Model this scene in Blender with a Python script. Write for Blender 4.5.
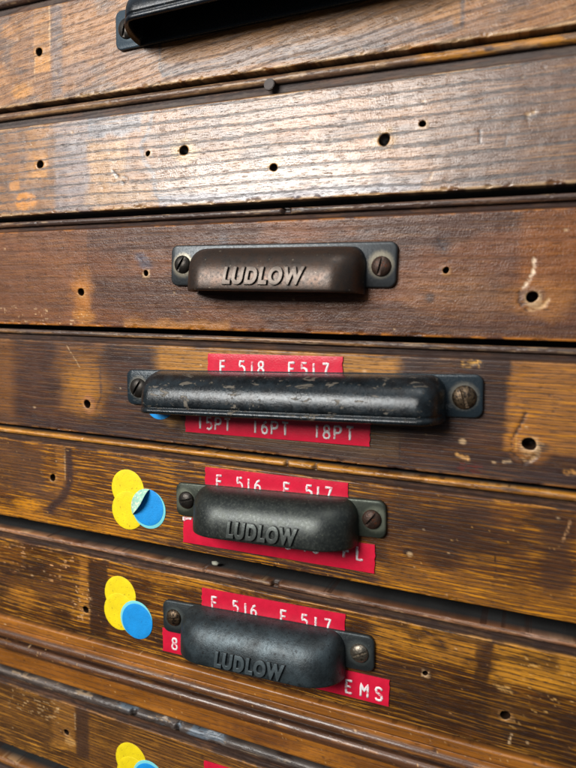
import bpy, bmesh, math, random
import numpy as np
from mathutils import Vector, Matrix

# ------------------------------------------------------------------ scene, camera, light
for o in list(bpy.data.objects):
    bpy.data.objects.remove(o)
SC = bpy.context.scene
COL = SC.collection
S = 0.001                                   # all measures below are millimetres

cam = bpy.data.cameras.new('camera')
camo = bpy.data.objects.new('camera', cam)
COL.objects.link(camo)
RT = Vector((0.92470881, 0.37966739, 0.02768184))
UP = Vector((-0.06070161, 0.07527433, 0.99531356))
FW = Vector((-0.37580437, 0.92205556, -0.09265326))
M = Matrix((RT, UP, -FW)).transposed().to_4x4()
M.translation = Vector((66.06, -162.09, 16.29)) * S
camo.matrix_world = M
cam.sensor_fit = 'VERTICAL'
cam.sensor_height = 36.0
cam.lens = 605.65 / 768 * 36.0
cam.clip_start = 0.005
cam.clip_end = 50.0
cam.dof.use_dof = True
cam.dof.focus_distance = 0.186
cam.dof.aperture_fstop = 13.0
SC.camera = camo

w = bpy.data.worlds.new('World')
SC.world = w
w.use_nodes = True
bg = w.node_tree.nodes['Background']
# dim room round the cabinet: dark floor, grey walls, pale ceiling
_n = w.node_tree.nodes
_tc = _n.new('ShaderNodeTexCoord')
_sp = _n.new('ShaderNodeSeparateXYZ')
_mr = _n.new('ShaderNodeMapRange')
_mr.inputs['From Min'].default_value = -1.0
_cr = _n.new('ShaderNodeValToRGB')
_cr.color_ramp.elements[0].position = 0.30
_cr.color_ramp.elements[0].color = (0.035, 0.03, 0.025, 1)
_cr.color_ramp.elements[1].position = 0.85
_cr.color_ramp.elements[1].color = (0.80, 0.90, 1.0, 1)
_e = _cr.color_ramp.elements.new(0.52)
_e.color = (0.20, 0.22, 0.25, 1)
w.node_tree.links.new(_tc.outputs['Generated'], _sp.inputs[0])
w.node_tree.links.new(_sp.outputs[2], _mr.inputs['Value'])
w.node_tree.links.new(_mr.outputs[0], _cr.inputs[0])
w.node_tree.links.new(_cr.outputs[0], bg.inputs['Color'])
bg.inputs['Strength'].default_value = 0.42


def area(name, loc, target, sx, sy, power, color):
    l = bpy.data.lights.new(name, 'AREA')
    l.shape = 'RECTANGLE'
    l.size = sx
    l.size_y = sy
    l.energy = power
    l.color = color
    o = bpy.data.objects.new(name, l)
    COL.objects.link(o)
    o.location = loc
    d = Vector(target) - Vector(loc)
    o.rotation_euler = d.to_track_quat('-Z', 'Y').to_euler()
    return o


area('window_light', (-0.245, -0.55, 0.255), (-0.01, 0, 0.03), 0.36, 0.24, 6.2, (1.0, 0.97, 0.925))
area('overhead_fill', (0.05, -0.55, 1.25), (0, 0, 0), 0.7, 0.4, 3.5, (1.0, 0.96, 0.9))  # secondary fill added overhead, no known fixture behind it

SC.view_settings.view_transform = 'Standard'
SC.view_settings.look = 'None'
SC.view_settings.exposure = 0.0
SC.view_settings.gamma = 1.0
SC.render.engine = 'CYCLES'


# ------------------------------------------------------------------ helpers
def rgb(r, g, b):
    def f(c):
        c /= 255.0
        return c / 12.92 if c <= 0.04045 else ((c + 0.055) / 1.055) ** 2.4
    return np.array((f(r), f(g), f(b)))


def link(name, me, mat=None, parent=None):
    o = bpy.data.objects.new(name, me)
    COL.objects.link(o)
    if mat is not None:
        me.materials.append(mat)
    if parent is not None:
        o.parent = parent
    return o


def empty(name, loc, label=None, cat=None, group=None):
    o = bpy.data.objects.new(name, None)
    COL.objects.link(o)
    o.empty_display_size = 0.01
    o.location = Vector(loc) * S
    if label:
        o['label'] = label
    if cat:
        o['category'] = cat
    if group:
        o['group'] = group
    return o


def mesh_np(name, V, F, smooth=True):
    me = bpy.data.meshes.new(name)
    me.from_pydata([tuple(p) for p in V], [], F)
    me.update()
    if smooth:
        me.polygons.foreach_set('use_smooth', [True] * len(me.polygons))
    return me


def bm_done(bm, name, smooth=False):
    bmesh.ops.recalc_face_normals(bm, faces=bm.faces)
    me = bpy.data.meshes.new(name)
    bm.to_mesh(me)
    bm.free()
    if smooth:
        me.polygons.foreach_set('use_smooth', [True] * len(me.polygons))
    return me


# ---- value noise in numpy
def _h(ix, iy, seed):
    n = (ix.astype(np.int64) * 374761393 + iy.astype(np.int64) * 668265263 + seed * 1442695041) & 0xFFFFFFFF
    n = ((n ^ (n >> 13)) * 1274126177) & 0xFFFFFFFF
    n = n ^ (n >> 16)
    return (n & 0xFFFFFF) / float(0xFFFFFF)


def vnoise(x, y, seed=0):
    ix = np.floor(x)
    iy = np.floor(y)
    fx = x - ix
    fy = y - iy
    fx = fx * fx * (3 - 2 * fx)
    fy = fy * fy * (3 - 2 * fy)
    a = _h(ix, iy, seed)
    b = _h(ix + 1, iy, seed)
    c = _h(ix, iy + 1, seed)
    d = _h(ix + 1, iy + 1, seed)
    return (a * (1 - fx) + b * fx) * (1 - fy) + (c * (1 - fx) + d * fx) * fy


def fbm(x, y, seed=0, o=4):
    s = 0
    a = 0.5
    t = 0
    for i in range(o):
        s = s + a * vnoise(x * 2 ** i + 17.3 * i, y * 2 ** i + 9.1 * i, seed + i * 31)
        t += a
        a *= 0.55
    return s / t


def sst(a, b, x):
    t = np.clip((x - a) / (b - a), 0, 1)
    return t * t * (3 - 2 * t)


class Paint:
    """Colour, roughness, streak and relief of one worn board, in mm on its face."""

    def __init__(self, u, v, seed):
        self.u = u
        self.v = v
        self.seed = seed
        n = len(u)
        self.c = np.zeros((n, 3))
        self.rough = np.full(n, 0.36)
        self.gold = np.zeros(n)
        self.peb = np.full(n, 0.5)
        self.dy = np.zeros(n)
        self.k = 0

    def nz(self, sx, sy=None, o=4):
        self.k += 1
        return fbm(self.u / sx + 100, self.v / (sy or sx) + 100, self.seed * 97 + self.k * 13, o)

    def ell(self, cu, cv, ru, rv=None, soft=0.25, wob=0.3, ws=None, ang=0):
        rv = rv or ru
        ws = ws or max(0.8, min(ru, rv) * 0.7)
        a = math.radians(ang)
        du = self.u - cu
        dv = self.v - cv
        x = (du * math.cos(a) + dv * math.sin(a)) / ru
        y = (-du * math.sin(a) + dv * math.cos(a)) / rv
        d = np.sqrt(x * x + y * y) + wob * 2 * (self.nz(ws, ws, 4) - 0.5)
        return 1 - sst(1 - soft, 1 + soft, d)

    def rct(self, u0, u1, v0, v1, soft=0.6, wob=1.0, ws=3.0):
        d = np.maximum(np.abs(self.u - (u0 + u1) / 2) - (u1 - u0) / 2,
                       np.abs(self.v - (v0 + v1) / 2) - (v1 - v0) / 2)
        d = d + wob * 2 * (self.nz(ws, ws, 4) - 0.5)
        return 1 - sst(-soft, soft, d)

    def line(self, pts, wd, soft=0.25, wob=0.3, ws=1.5):
        d = np.full(len(self.u), 1e9)
        for (ax, ay), (bx, by) in zip(pts[:-1], pts[1:]):
            ex, ey = bx - ax, by - ay
            L = ex * ex + ey * ey + 1e-9
            t = np.clip(((self.u - ax) * ex + (self.v - ay) * ey) / L, 0, 1)
            d = np.minimum(d, np.hypot(self.u - ax - t * ex, self.v - ay - t * ey))
        d = d + wob * 2 * (self.nz(ws, ws, 3) - 0.5)
        return 1 - sst(wd / 2 - soft, wd / 2 + soft, d)

    def col(self, wgt, c, a=1.0):
        k = np.clip(wgt * a, 0, 1)[:, None]
        self.c = self.c * (1 - k) + np.asarray(c)[None, :] * k

    def to(self, name, wgt, val, a=1.0):
        arr = getattr(self, name)
        k = np.clip(wgt * a, 0, 1)
        setattr(self, name, arr * (1 - k) + val * k)

    def flecks(self, region, c, size=0.9, thr=0.66, a=0.9, long=2.6, relief=0.03):
        n = self.nz(size * long, size * 0.7, 4)
        m = sst(thr, thr + 0.05, n) * region
        self.col(m, c, a)
        self.dy = self.dy + m * relief
        self.to('gold', m, 0.0)


TAN = rgb(176, 132, 84)
OCHRE = rgb(190, 128, 48)
GOLD = rgb(196, 130, 44)
BROWN = rgb(104, 66, 38)
DARK = rgb(52, 36, 30)
PURP = rgb(72, 54, 50)
SLATE = rgb(84, 84, 92)
PALE = rgb(214, 180, 138)


# ------------------------------------------------------------------ node helpers / materials
class NT:
    def __init__(self, name):
        self.m = bpy.data.materials.new(name)
        self.m.use_nodes = True
        self.t = self.m.node_tree
        self.t.nodes.clear()
        self.out = self.n('ShaderNodeOutputMaterial')
        self.p = self.n('ShaderNodeBsdfPrincipled')
        self.l(self.p.outputs[0], self.out.inputs[0])

    def n(self, t, **kw):
        n = self.t.nodes.new(t)
        for k, v in kw.items():
            setattr(n, k, v)
        return n

    def l(self, a, b):
        self.t.links.new(a, b)

    def inp(self, sock, v):
        if hasattr(v, 'is_linked'):
            self.l(v, sock)
        else:
            sock.default_value = v

    def math(self, op, a, b=0.0, c=0.0, clamp=False):
        n = self.n('ShaderNodeMath', operation=op, use_clamp=clamp)
        self.inp(n.inputs[0], a)
        self.inp(n.inputs[1], b)
        self.inp(n.inputs[2], c)
        return n.outputs[0]

    def vec(self, x, y, z):
        n = self.n('ShaderNodeCombineXYZ')
        for i, v in enumerate((x, y, z)):
            self.inp(n.inputs[i], v)
        return n.outputs[0]

    def noise(self, vec, scale=1.0, detail=3.0, rough=0.55, dist=0.0):
        n = self.n('ShaderNodeTexNoise')
        self.l(vec, n.inputs['Vector'])
        n.inputs['Scale'].default_value = scale
        n.inputs['Detail'].default_value = detail
        n.inputs['Roughness'].default_value = rough
        n.inputs['Distortion'].default_value = dist
        return n.outputs['Fac']

    def step(self, v, a, b):
        n = self.n('ShaderNodeMapRange', interpolation_type='SMOOTHSTEP')
        self.inp(n.inputs['Value'], v)
        n.inputs['From Min'].default_value = a
        n.inputs['From Max'].default_value = b
        return n.outputs[0]

    def lin(self, v, a, b, c, d):
        n = self.n('ShaderNodeMapRange')
        self.inp(n.inputs['Value'], v)
        for k, x in zip(('From Min', 'From Max', 'To Min', 'To Max'), (a, b, c, d)):
            n.inputs[k].default_value = x
        return n.outputs[0]

    def mix(self, f, a, b, blend='MIX'):
        n = self.n('ShaderNodeMix', data_type='RGBA', blend_type=blend)
        self.inp(n.inputs[0], f)
        for i, v in ((6, a), (7, b)):
            if hasattr(v, 'is_linked'):
                self.l(v, n.inputs[i])
            else:
                n.inputs[i].default_value = (v[0], v[1], v[2], 1)
        return n.outputs[2]

    def mm(self):
        tc = self.n('ShaderNodeTexCoord')
        v = self.n('ShaderNodeVectorMath', operation='SCALE')
        self.l(tc.outputs['Object'], v.inputs[0])
        v.inputs['Scale'].default_value = 1000.0
        return v.outputs[0]

    def bump(self, h, dist, strength=1.0):
        b = self.n('ShaderNodeBump')
        b.inputs['Strength'].default_value = strength
        b.inputs['Distance'].default_value = dist
        self.l(h, b.inputs['Height'])
        self.l(b.outputs[0], self.p.inputs['Normal'])


def wood(name, seed, angle=0.0, spacing=3.2, lines=0.6, pores=0.5, streak=0.5, relief=1.0, wander=3.0, gold=GOLD, spec=0.5):
    T = NT(name)
    co = T.mm()
    mp = T.n('ShaderNodeMapping')
    T.l(co, mp.inputs[0])
    mp.inputs['Location'].default_value = (seed * 137.0, seed * 11.0, seed * 53.0)
    mp.inputs['Rotation'].default_value = (0, math.radians(angle), 0)
    sp = T.n('ShaderNodeSeparateXYZ')
    T.l(mp.outputs[0], sp.inputs[0])
    x, y, z = sp.outputs
    wv = T.noise(T.vec(T.math('MULTIPLY', x, 0.018), 0.0, T.math('MULTIPLY', z, 0.05)), 1.0, 2.0)
    zw = T.math('MULTIPLY_ADD', T.math('SUBTRACT', wv, 0.5), wander * 2, z)
    # growth lines: feathery rows of open pores
    ln = T.math('SINE', T.math('MULTIPLY_ADD', T.noise(T.vec(T.math('MULTIPLY', x, 0.03), 0, T.math('MULTIPLY', zw, 0.25)), 1, 2), 5.0,
                               T.math('MULTIPLY', zw, 2 * math.pi / spacing)))
    feather = T.noise(T.vec(T.math('MULTIPLY', x, 0.55), 0, T.math('MULTIPLY', zw, 2.6)), 1, 3)
    lmask = T.step(T.math('MULTIPLY_ADD', feather, 1.5, ln), 1.25, 1.85)
    # fine streaks
    s1 = T.noise(T.vec(T.math('MULTIPLY', x, 0.05), 0, T.math('MULTIPLY', zw, 2.2)), 1, 5, 0.65)
    s2 = T.noise(T.vec(T.math('MULTIPLY', x, 0.06), 3.0, T.math('MULTIPLY', zw, 1.7)), 1, 5, 0.62)
    po = T.noise(T.vec(T.math('MULTIPLY', x, 0.28), 7.0, T.math('MULTIPLY', zw, 3.6)), 1, 3, 0.55)
    pmask = T.step(po, 0.57, 0.63)
    blot = T.noise(T.vec(T.math('MULTIPLY', x, 0.06), 5.0, T.math('MULTIPLY', z, 0.12)), 1, 4)
    ac = T.n('ShaderNodeAttribute', attribute_name='Col')
    ax = T.n('ShaderNodeAttribute', attribute_name='Aux')
    sx = T.n('ShaderNodeSeparateColor')
    T.l(ax.outputs['Color'], sx.inputs[0])
    rgh, gld, peb = sx.outputs
    f = T.lin(s1, 0.25, 0.75, 1 - streak, 1 + streak)
    f = T.math('MULTIPLY', f, T.lin(blot, 0.25, 0.75, 0.78, 1.22))
    c = T.mix(1.0, ac.outputs['Color'], T.vec(f, f, f), 'MULTIPLY')
    gm = T.math('MULTIPLY', gld, T.step(s2, 0.49, 0.62))
    c = T.mix(gm, c, gold)
    c = T.mix(T.math('MULTIPLY', lmask, lines), c, rgb(40, 25, 18) if name != 'lined_oak' else rgb(38, 28, 28))
    c = T.mix(T.math('MULTIPLY', pmask, pores), c, rgb(44, 22, 12))
    hs = T.n('ShaderNodeHueSaturation')
    hs.inputs['Saturation'].default_value = 1.02
    T.l(c, hs.inputs['Color'])
    T.l(hs.outputs[0], T.p.inputs['Base Color'])
    # relief: pebbled old varnish, pores and grain
    pv = T.vec(x, y, z)
    pb = T.noise(pv, 1.9, 2.5, 0.55, 0.0)
    pb2 = T.noise(T.vec(T.math('MULTIPLY', x, 3.2), y, T.math('MULTIPLY', z, 1.5)), 1.0, 2.0)
    big = T.noise(pv, 0.11, 2.0)
    h = T.math('MULTIPLY', T.math('ADD', pb, T.math('MULTIPLY', pb2, 0.6)), peb)
    h = T.math('MULTIPLY_ADD', s1, 0.28, h)
    h = T.math('MULTIPLY_ADD', lmask, -0.32, h)
    h = T.math('MULTIPLY_ADD', pmask, -0.30, h)
    h = T.math('MULTIPLY_ADD', big, 3.0, h)
    T.bump(h, 0.000105 * relief)
    r = T.math('MULTIPLY_ADD', lmask, 0.15, rgh)
    r = T.math('MULTIPLY_ADD', T.math('SUBTRACT', blot, 0.5), 0.25, r, clamp=True)
    T.l(r, T.p.inputs['Roughness'])
    T.p.inputs['Specular IOR Level'].default_value = spec
    return T.m


def metal(name, c1, c2, c3, rough=0.42, metallic=0.35, chip=None, chip_amt=0.6, ring=None, ring_col=(0.2, 0.2, 0.17), scale=0.35, seed=0, relief=1.0, plate=None):
    T = NT(name)
    co0 = T.mm()
    ad = T.n('ShaderNodeVectorMath', operation='ADD')
    T.l(co0, ad.inputs[0])
    ad.inputs[1].default_value = (seed * 31.0, seed * 17.0, seed * 7.0)
    co = ad.outputs[0]
    n1 = T.noise(co, scale, 5, 0.6)
    n2 = T.noise(co, scale * 4, 4, 0.65)
    n3 = T.noise(co, 3.2, 3, 0.6)
    c = T.mix(T.step(n1, 0.35, 0.65), c1, c2)
    c = T.mix(T.step(n2, 0.5, 0.72), c, c3)
    h = T.math('MULTIPLY_ADD', n3, 0.5, T.math('MULTIPLY', n2, 0.8))
    r = T.math('MULTIPLY_ADD', T.math('SUBTRACT', n2, 0.5), 0.5, rough)
    met = metallic
    if chip is not None:
        sc = T.n('ShaderNodeMapping')
        T.l(co, sc.inputs[0])
        sc.inputs['Scale'].default_value = (0.19, 0.40, 0.42)
        cn = T.noise(sc.outputs[0], 1.0, 6, 0.68, 0.6)
        cm = T.step(cn, chip_amt, chip_amt + 0.03)
        c = T.mix(cm, c, T.mix(n2, chip, (chip[0] * 0.5, chip[1] * 0.45, chip[2] * 0.4)))
        h = T.math('MULTIPLY_ADD', cm, -1.0, h)
        r = T.math('MULTIPLY_ADD', cm, 0.3, r)
    if plate is not None:
        spy = T.n('ShaderNodeSeparateXYZ')
        T.l(co0, spy.inputs[0])
        pm = T.step(T.math('MULTIPLY_ADD', T.math('SUBTRACT', n1, 0.5), 3.0, spy.outputs[1]), -3.6, -1.8)
        c = T.mix(T.math('MULTIPLY', pm, 0.85), c, T.mix(n2, plate, (plate[0] * 0.45, plate[1] * 0.45, plate[2] * 0.45)))
    # small bright nicks
    nk = T.step(T.noise(co, 1.1, 2, 0.5), 0.71, 0.75)
    c = T.mix(T.math('MULTIPLY', nk, 0.6), c, ring_col)
    if ring is not None:                       # patina round each screw
        sp = T.n('ShaderNodeSeparateXYZ')
        T.l(co0, sp.inputs[0])
        dx = T.math('SUBTRACT', T.math('ABSOLUTE', sp.outputs[0]), ring)
        d = T.math('SQRT', T.math('ADD', T.math('MULTIPLY', dx, dx), T.math('MULTIPLY', sp.outputs[2], sp.outputs[2])))
        d = T.math('MULTIPLY_ADD', T.math('SUBTRACT', n2, 0.5), 1.6, d)
        rm = T.math('SUBTRACT', 1.0, T.step(d, 2.7, 4.3))
        c = T.mix(T.math('MULTIPLY', rm, 0.75), c, ring_col)
    T.l(c, T.p.inputs['Base Color'])
    T.inp(T.p.inputs['Roughness'], r)
    T.p.inputs['Metallic'].default_value = met
    T.bump(h, 0.00012 * relief)
    return T.m


def plain(name, c, rough=0.4, metallic=0.0, var=0.25, scale=0.4, bump=0.00005, dirt=None, dirt_amt=0.62):
    T = NT(name)
    co = T.mm()
    n = T.noise(co, scale, 5, 0.6)
    f = T.lin(n, 0.25, 0.75, 1 - var, 1 + var)
    cc = T.mix(1.0, c, T.vec(f, f, f), 'MULTIPLY')
    if dirt is not None:
        cc = T.mix(T.step(T.noise(co, 0.9, 5, 0.7), dirt_amt, dirt_amt + 0.1), cc, dirt)
    T.l(cc, T.p.inputs['Base Color'])
    T.p.inputs['Roughness'].default_value = rough
    T.p.inputs['Metallic'].default_value = metallic
    T.bump(T.noise(co, 2.0, 3), bump)
    return T.m


# ------------------------------------------------------------------ boards (dense, relief and wear modelled)
US = np.concatenate([np.arange(-230, -118, 5.0), np.arange(-118, 86, 0.36), np.arange(86, 231, 5.0)])


def board(name, prof, face, paint, mat, parent, origin, holes=(), zstep=0.36, grid_u=US):
    """prof: closed list of (y, z); points whose z lies in face=(z0,z1) and y<2 carry relief."""
    pts = []
    n = len(prof)
    for i in range(n):
        (y0, z0), (y1, z1) = prof[i], prof[(i + 1) % n]
        L = math.hypot(y1 - y0, z1 - z0)
        front = y0 < 2.5 and y1 < 2.5
        k = max(1, int(L / (zstep if front else 3.0)))
        for j in range(k):
            t = j / k
            pts.append((y0 + (y1 - y0) * t, z0 + (z1 - z0) * t))
    pts = np.array(pts)
    ns, nu = len(pts), len(grid_u)
    U = np.repeat(grid_u, ns)
    Y = np.tile(pts[:, 0], nu)
    Z = np.tile(pts[:, 1], nu)
    verts = [U, Y, Z]
    idx = np.arange(nu * ns).reshape(nu, ns)
    a = idx[:-1, :]
    b = idx[1:, :]
    quads = np.stack([a, np.roll(a, -1, 1), np.roll(b, -1, 1), b], -1)       # (nu-1, ns, 4)
    keep = np.ones(quads.shape[:2], bool)
    exV, exF = [], []
    base = nu * ns
    rng = random.Random(int(abs(origin[2]) * 10))
    fz = pts[:, 1]
    fsel = np.where((pts[:, 0] < 0.4) & (fz > face[0] + 0.3) & (fz < face[1] - 0.3))[0]
    deep = []
    for (hu, hv, r) in holes:
        R = r + 0.55
        i0 = np.searchsorted(grid_u, hu - R) - 1
        i1 = np.searchsorted(grid_u, hu + R)
        js = [j for j in fsel if abs(fz[j] - hv) < R]
        j0, j1 = min(js) - 1, max(js) + 1
        keep[i0:i1, j0:j1] = False
        loop = [idx[i, j0] for i in range(i0, i1)] + [idx[i1, j] for j in range(j0, j1)] + \
               [idx[i, j1] for i in range(i1, i0, -1)] + [idx[i0, j] for j in range(j1, j0, -1)]
        prev = [int(q) for q in loop]
        ph = rng.random() * 6
        for rr, dy in ((1.34, 0.0), (1.08, 0.02), (1.0, 0.35), (0.9, 1.2), (0.8, 5.0)):
            cur = []
            for q in loop:
                an = math.atan2(Z[q] - hv, U[q] - hu)
                jig = 1 + 0.07 * math.sin(2 * an + ph) + 0.03 * math.sin(3 * an + ph * 2)
                exV.append((hu + math.cos(an) * r * rr * jig, Y[q] + dy, hv + math.sin(an) * r * rr * jig))
                deep.append(dy > 0.3)
                cur.append(base + len(exV) - 1)
            m = len(cur)
            for k in range(m):
                exF.append((prev[k], cur[k], cur[(k + 1) % m], prev[(k + 1) % m]))
            prev = cur
        exF.append(tuple(prev[::-1]))
    if exV:
        E_ = np.array(exV)
        U = np.concatenate([U, E_[:, 0]])
        Y = np.concatenate([Y, E_[:, 1]])
        Z = np.concatenate([Z, E_[:, 2]])
    P = paint(U, Z)
    for q, (hu, hv, r) in enumerate(holes):        # bruised, paler lip torn up round each screw hole
        P.col(P.ell(hu + 0.25 * r, hv - 0.35 * r, 1.55 * r, 1.45 * r, 0.25, 0.35, 0.6), (PALE if q % 2 else TAN), 0.55)
        P.dy = P.dy - 0.10 * P.ell(hu, hv - 0.2 * r, 1.5 * r, 1.5 * r, 0.3, 0.3, 0.6)
    fmask = sst(2.4, 1.0, Y) if False else np.where(Y < 1.6, 1.0, 0.0)
    Y = Y + P.dy * fmask * (np.where(Y < 0.5, 1.0, 0.0) if name == 'bead_moulding' else 1.0)
    # dusty wood facing up or down into the gaps, darkened to paint in their shade
    y0_ = np.concatenate([np.tile(pts[:, 0], nu), np.zeros(len(exV))])
    if name == 'bead_moulding':
        back = np.where(y0_ > 0.75, 1.0, 0.0)
    else:
        back = np.where((y0_ > 1.7) | ((y0_ > 0.5) & (Z < face[0] + 0.3)), 1.0, 0.0)
    P.col(back, rgb(40, 40, 40), 1.0)
    P.to('rough', back, 0.8)
    P.to('gold', back, 0.0)
    if exV:
        dp = np.zeros(len(U))
        dp[base:] = np.array(deep, float)
        P.col(dp, rgb(40, 28, 20), 1.0)
        P.to('gold', dp, 0)
    V = np.stack([U - origin[0], Y, Z - origin[2]], 1) * S
    F = quads[keep].reshape(-1, 4)
    me = bpy.data.meshes.new(name)
    nv = len(V)
    nq = len(F)
    loops = [F.reshape(-1)]
    starts = list(range(0, nq * 4, 4))
    pos = nq * 4
    for f in exF:
        loops.append(np.array(f))
        starts.append(pos)
        pos += len(f)
    caps = [list(idx[0, ::-1]), list(idx[-1, :])]
    for f in caps:
        loops.append(np.array(f))
        starts.append(pos)
        pos += len(f)
    loops = np.concatenate(loops).astype(np.int32)
    me.vertices.add(nv)
    me.vertices.foreach_set('co', V.astype(np.float32).reshape(-1))
    me.loops.add(len(loops))
    me.loops.foreach_set('vertex_index', loops)
    me.polygons.add(len(starts))
    me.polygons.foreach_set('loop_start', np.array(starts, np.int32))
    me.update(calc_edges=True)
    me.validate()
    me.polygons.foreach_set('use_smooth', [True] * len(me.polygons))
    at = me.attributes.new('Col', 'FLOAT_COLOR', 'POINT')
    at.data.foreach_set('color', np.concatenate([P.c, np.ones((nv, 1))], 1).astype(np.float32).reshape(-1))
    ax = me.attributes.new('Aux', 'FLOAT_COLOR', 'POINT')
    ax.data.foreach_set('color', np.stack([P.rough, P.gold, P.peb, np.ones(nv)], 1).astype(np.float32).reshape(-1))
    return link(name, me, mat, parent)


def arc(cy, cz, r, a0, a1, n=6, ry=None):
    ry = ry or r
    return [(cy + ry * math.cos(math.radians(a0 + (a1 - a0) * i / n)), cz + r * math.sin(math.radians(a0 + (a1 - a0) * i / n))) for i in range(n + 1)]


def front_profile(bt, ft, bot):
    """flat board with a sunk quirk above the face; bt = underside of the bead, ft = top of the face"""
    p = [(14.0, bt + 0.6), (1.5, bt + 0.6), (1.3, ft + 0.5)]
    p += arc(0.55, ft - 0.5, 0.5, 120, 180, 4, 0.55)
    p += arc(0.45, bot + 0.45, 0.45, 180, 265, 5, 0.45)
    p += [(14.0, bot)]
    return p


def bead_profile(top, bot):
    r = (top - bot) / 2
    cz = (top + bot) / 2
    return [(14.0, top)] + arc(0.6, cz, r, 90, 265, 10, r * 0.9) + [(2.4, bot), (2.4, bot + 0.35), (14.0, bot + 0.35)]


# ------------------------------------------------------------------ hardware
def handle(parent, loc, rot, W, H, body_w, top, depth, drop, mat, screw_mat, slots, lip=False, name='handle', n_exp=8.0, label=None, skew=0.0):
    """cast cup pull: plate with two screw tabs and an open-bottomed hood.
    local frame: x along the drawer, -y out of the face, z up; origin at the middle of the plate."""
    bm = bmesh.new()
    # back plate, rounded corners and softened rim
    r = 2.2

    def rr(inset, y):
        vs = []
        for cx, cz, a0 in ((W / 2 - r, H / 2 - r, 0), (-W / 2 + r, H / 2 - r, 90), (-W / 2 + r, -H / 2 + r, 180), (W / 2 - r, -H / 2 + r, 270)):
            for i in range(7):
                a = math.radians(a0 + 15 * i)
                vs.append(bm.verts.new((cx + (r - inset) * math.cos(a), y, cz + (r - inset) * math.sin(a))))
        return vs
    rings = [rr(0, -0.02), rr(0, -0.9), rr(0.12, -1.15), rr(0.45, -1.3)]
    for A, B in zip(rings[:-1], rings[1:]):
        for i in range(len(A)):
            bm.faces.new((A[i], A[(i + 1) % len(A)], B[(i + 1) % len(A)], B[i]))
    bm.faces.new(rings[-1])
    bm.faces.new(rings[0][::-1])
    # hood
    w2 = body_w / 2
    prof = []
    NT_ = 22
    for i in range(NT_ + 1):
        th = math.pi / 2 * i / NT_
        prof.append((top - drop * (1 - math.cos(th) ** 0.9), depth * math.sin(th) ** 0.85))
    zb = prof[-1][0]
    if lip:
        prof += [(zb - 0.5, depth - 0.05), (zb - 0.75, depth - 0.55), (zb - 1.0, depth - 0.35), (zb - 1.3, depth + 0.25), (zb - 1.8, depth + 0.5), (zb - 2.4, depth + 0.35), (zb - 2.75, depth - 0.2)]
    else:
        prof += [(zb - 0.35, depth - 0.05), (zb - 0.65, depth - 0.3), (zb - 0.75, depth - 0.7)]
    t = 1.3
    inner = [(max(zb - 0.6, prof[-1][0]) + 0.05, depth - t)]
    for i in range(NT_, -1, -1):
        th = math.pi / 2 * i / NT_
        inner.append((top - t - (drop - t) * (1 - math.cos(th) ** 0.9), max(0.0, (depth - t)) * math.sin(th) ** 0.85))
    rings = []
    NA = 72
    rc = n_exp
    for q, (z, h) in enumerate(prof + inner):
        inn = q >= len(prof)
        dz = (top - z) - (t if inn else 0)
        k = min(1.0, max(0.0, dz / 5.0))
        ww = w2 - (t if inn else 0) - 4.0 * (1 - math.sqrt(1 - (1 - k) ** 2)) + skew * 0
        ring = []
        for i in range(NA + 1):
            if i <= 24:
                a = math.pi / 2 * i / 24
                x, y = ww - rc + rc * math.cos(a), h * math.sin(a) ** 0.9
            elif i < 48:
                x, y = (ww - rc) * (1 - (i - 24) / 12), h
            else:
                a = math.pi / 2 * (i - 48) / 24
                x, y = -(ww - rc) - rc * math.sin(a), h * max(0.0, math.cos(a)) ** 0.9
            ring.append(bm.verts.new((x, -1.1 - y, z)))
        rings.append(ring)
    for A, B in zip(rings[:-1], rings[1:]):
        for i in range(NA):
            bm.faces.new((A[i], A[i + 1], B[i + 1], B[i]))
    bmesh.ops.remove_doubles(bm, verts=bm.verts, dist=1e-4)
    bmesh.ops.scale(bm, vec=(S, S, S), verts=bm.verts)
    me = bm_done(bm, name, True)
    o = link(name, me, mat, parent)
    o.location = Vector(loc) * S
    o.rotation_euler = (0, -math.radians(rot), 0)
    if label:
        o['label'] = label
    sxp = (W / 2 + body_w / 2) / 2
    for sgn, ang, dz in ((-1, slots[0], slots[2]), (1, slots[1], slots[3])):
        s = link('screw', screw_mesh(2.7 if W < 90 else 3.1), screw_mat[0 if sgn < 0 else 1], o)
        s.location = Vector((sgn * sxp, -1.3, dz)) * S
        s.rotation_euler = (0, math.radians(ang), 0)

    def surf(x, s):
        """point and normal on the hood's front at height s above its lower edge"""
        z = zb + s
        c = 1 - (top - z) / drop
        c = min(1.0, max(0.0, c)) ** (1 / 0.9)
        th = math.acos(c)
        h = depth * math.sin(th) ** 0.85
        e = min(0.999, max(0.0, (abs(x) - (w2 - rc)) / rc))
        hh = h * math.sqrt(1 - e * e) ** 0.9
        return Vector((x, -1.1 - hh, z))
    return o, surf


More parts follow.
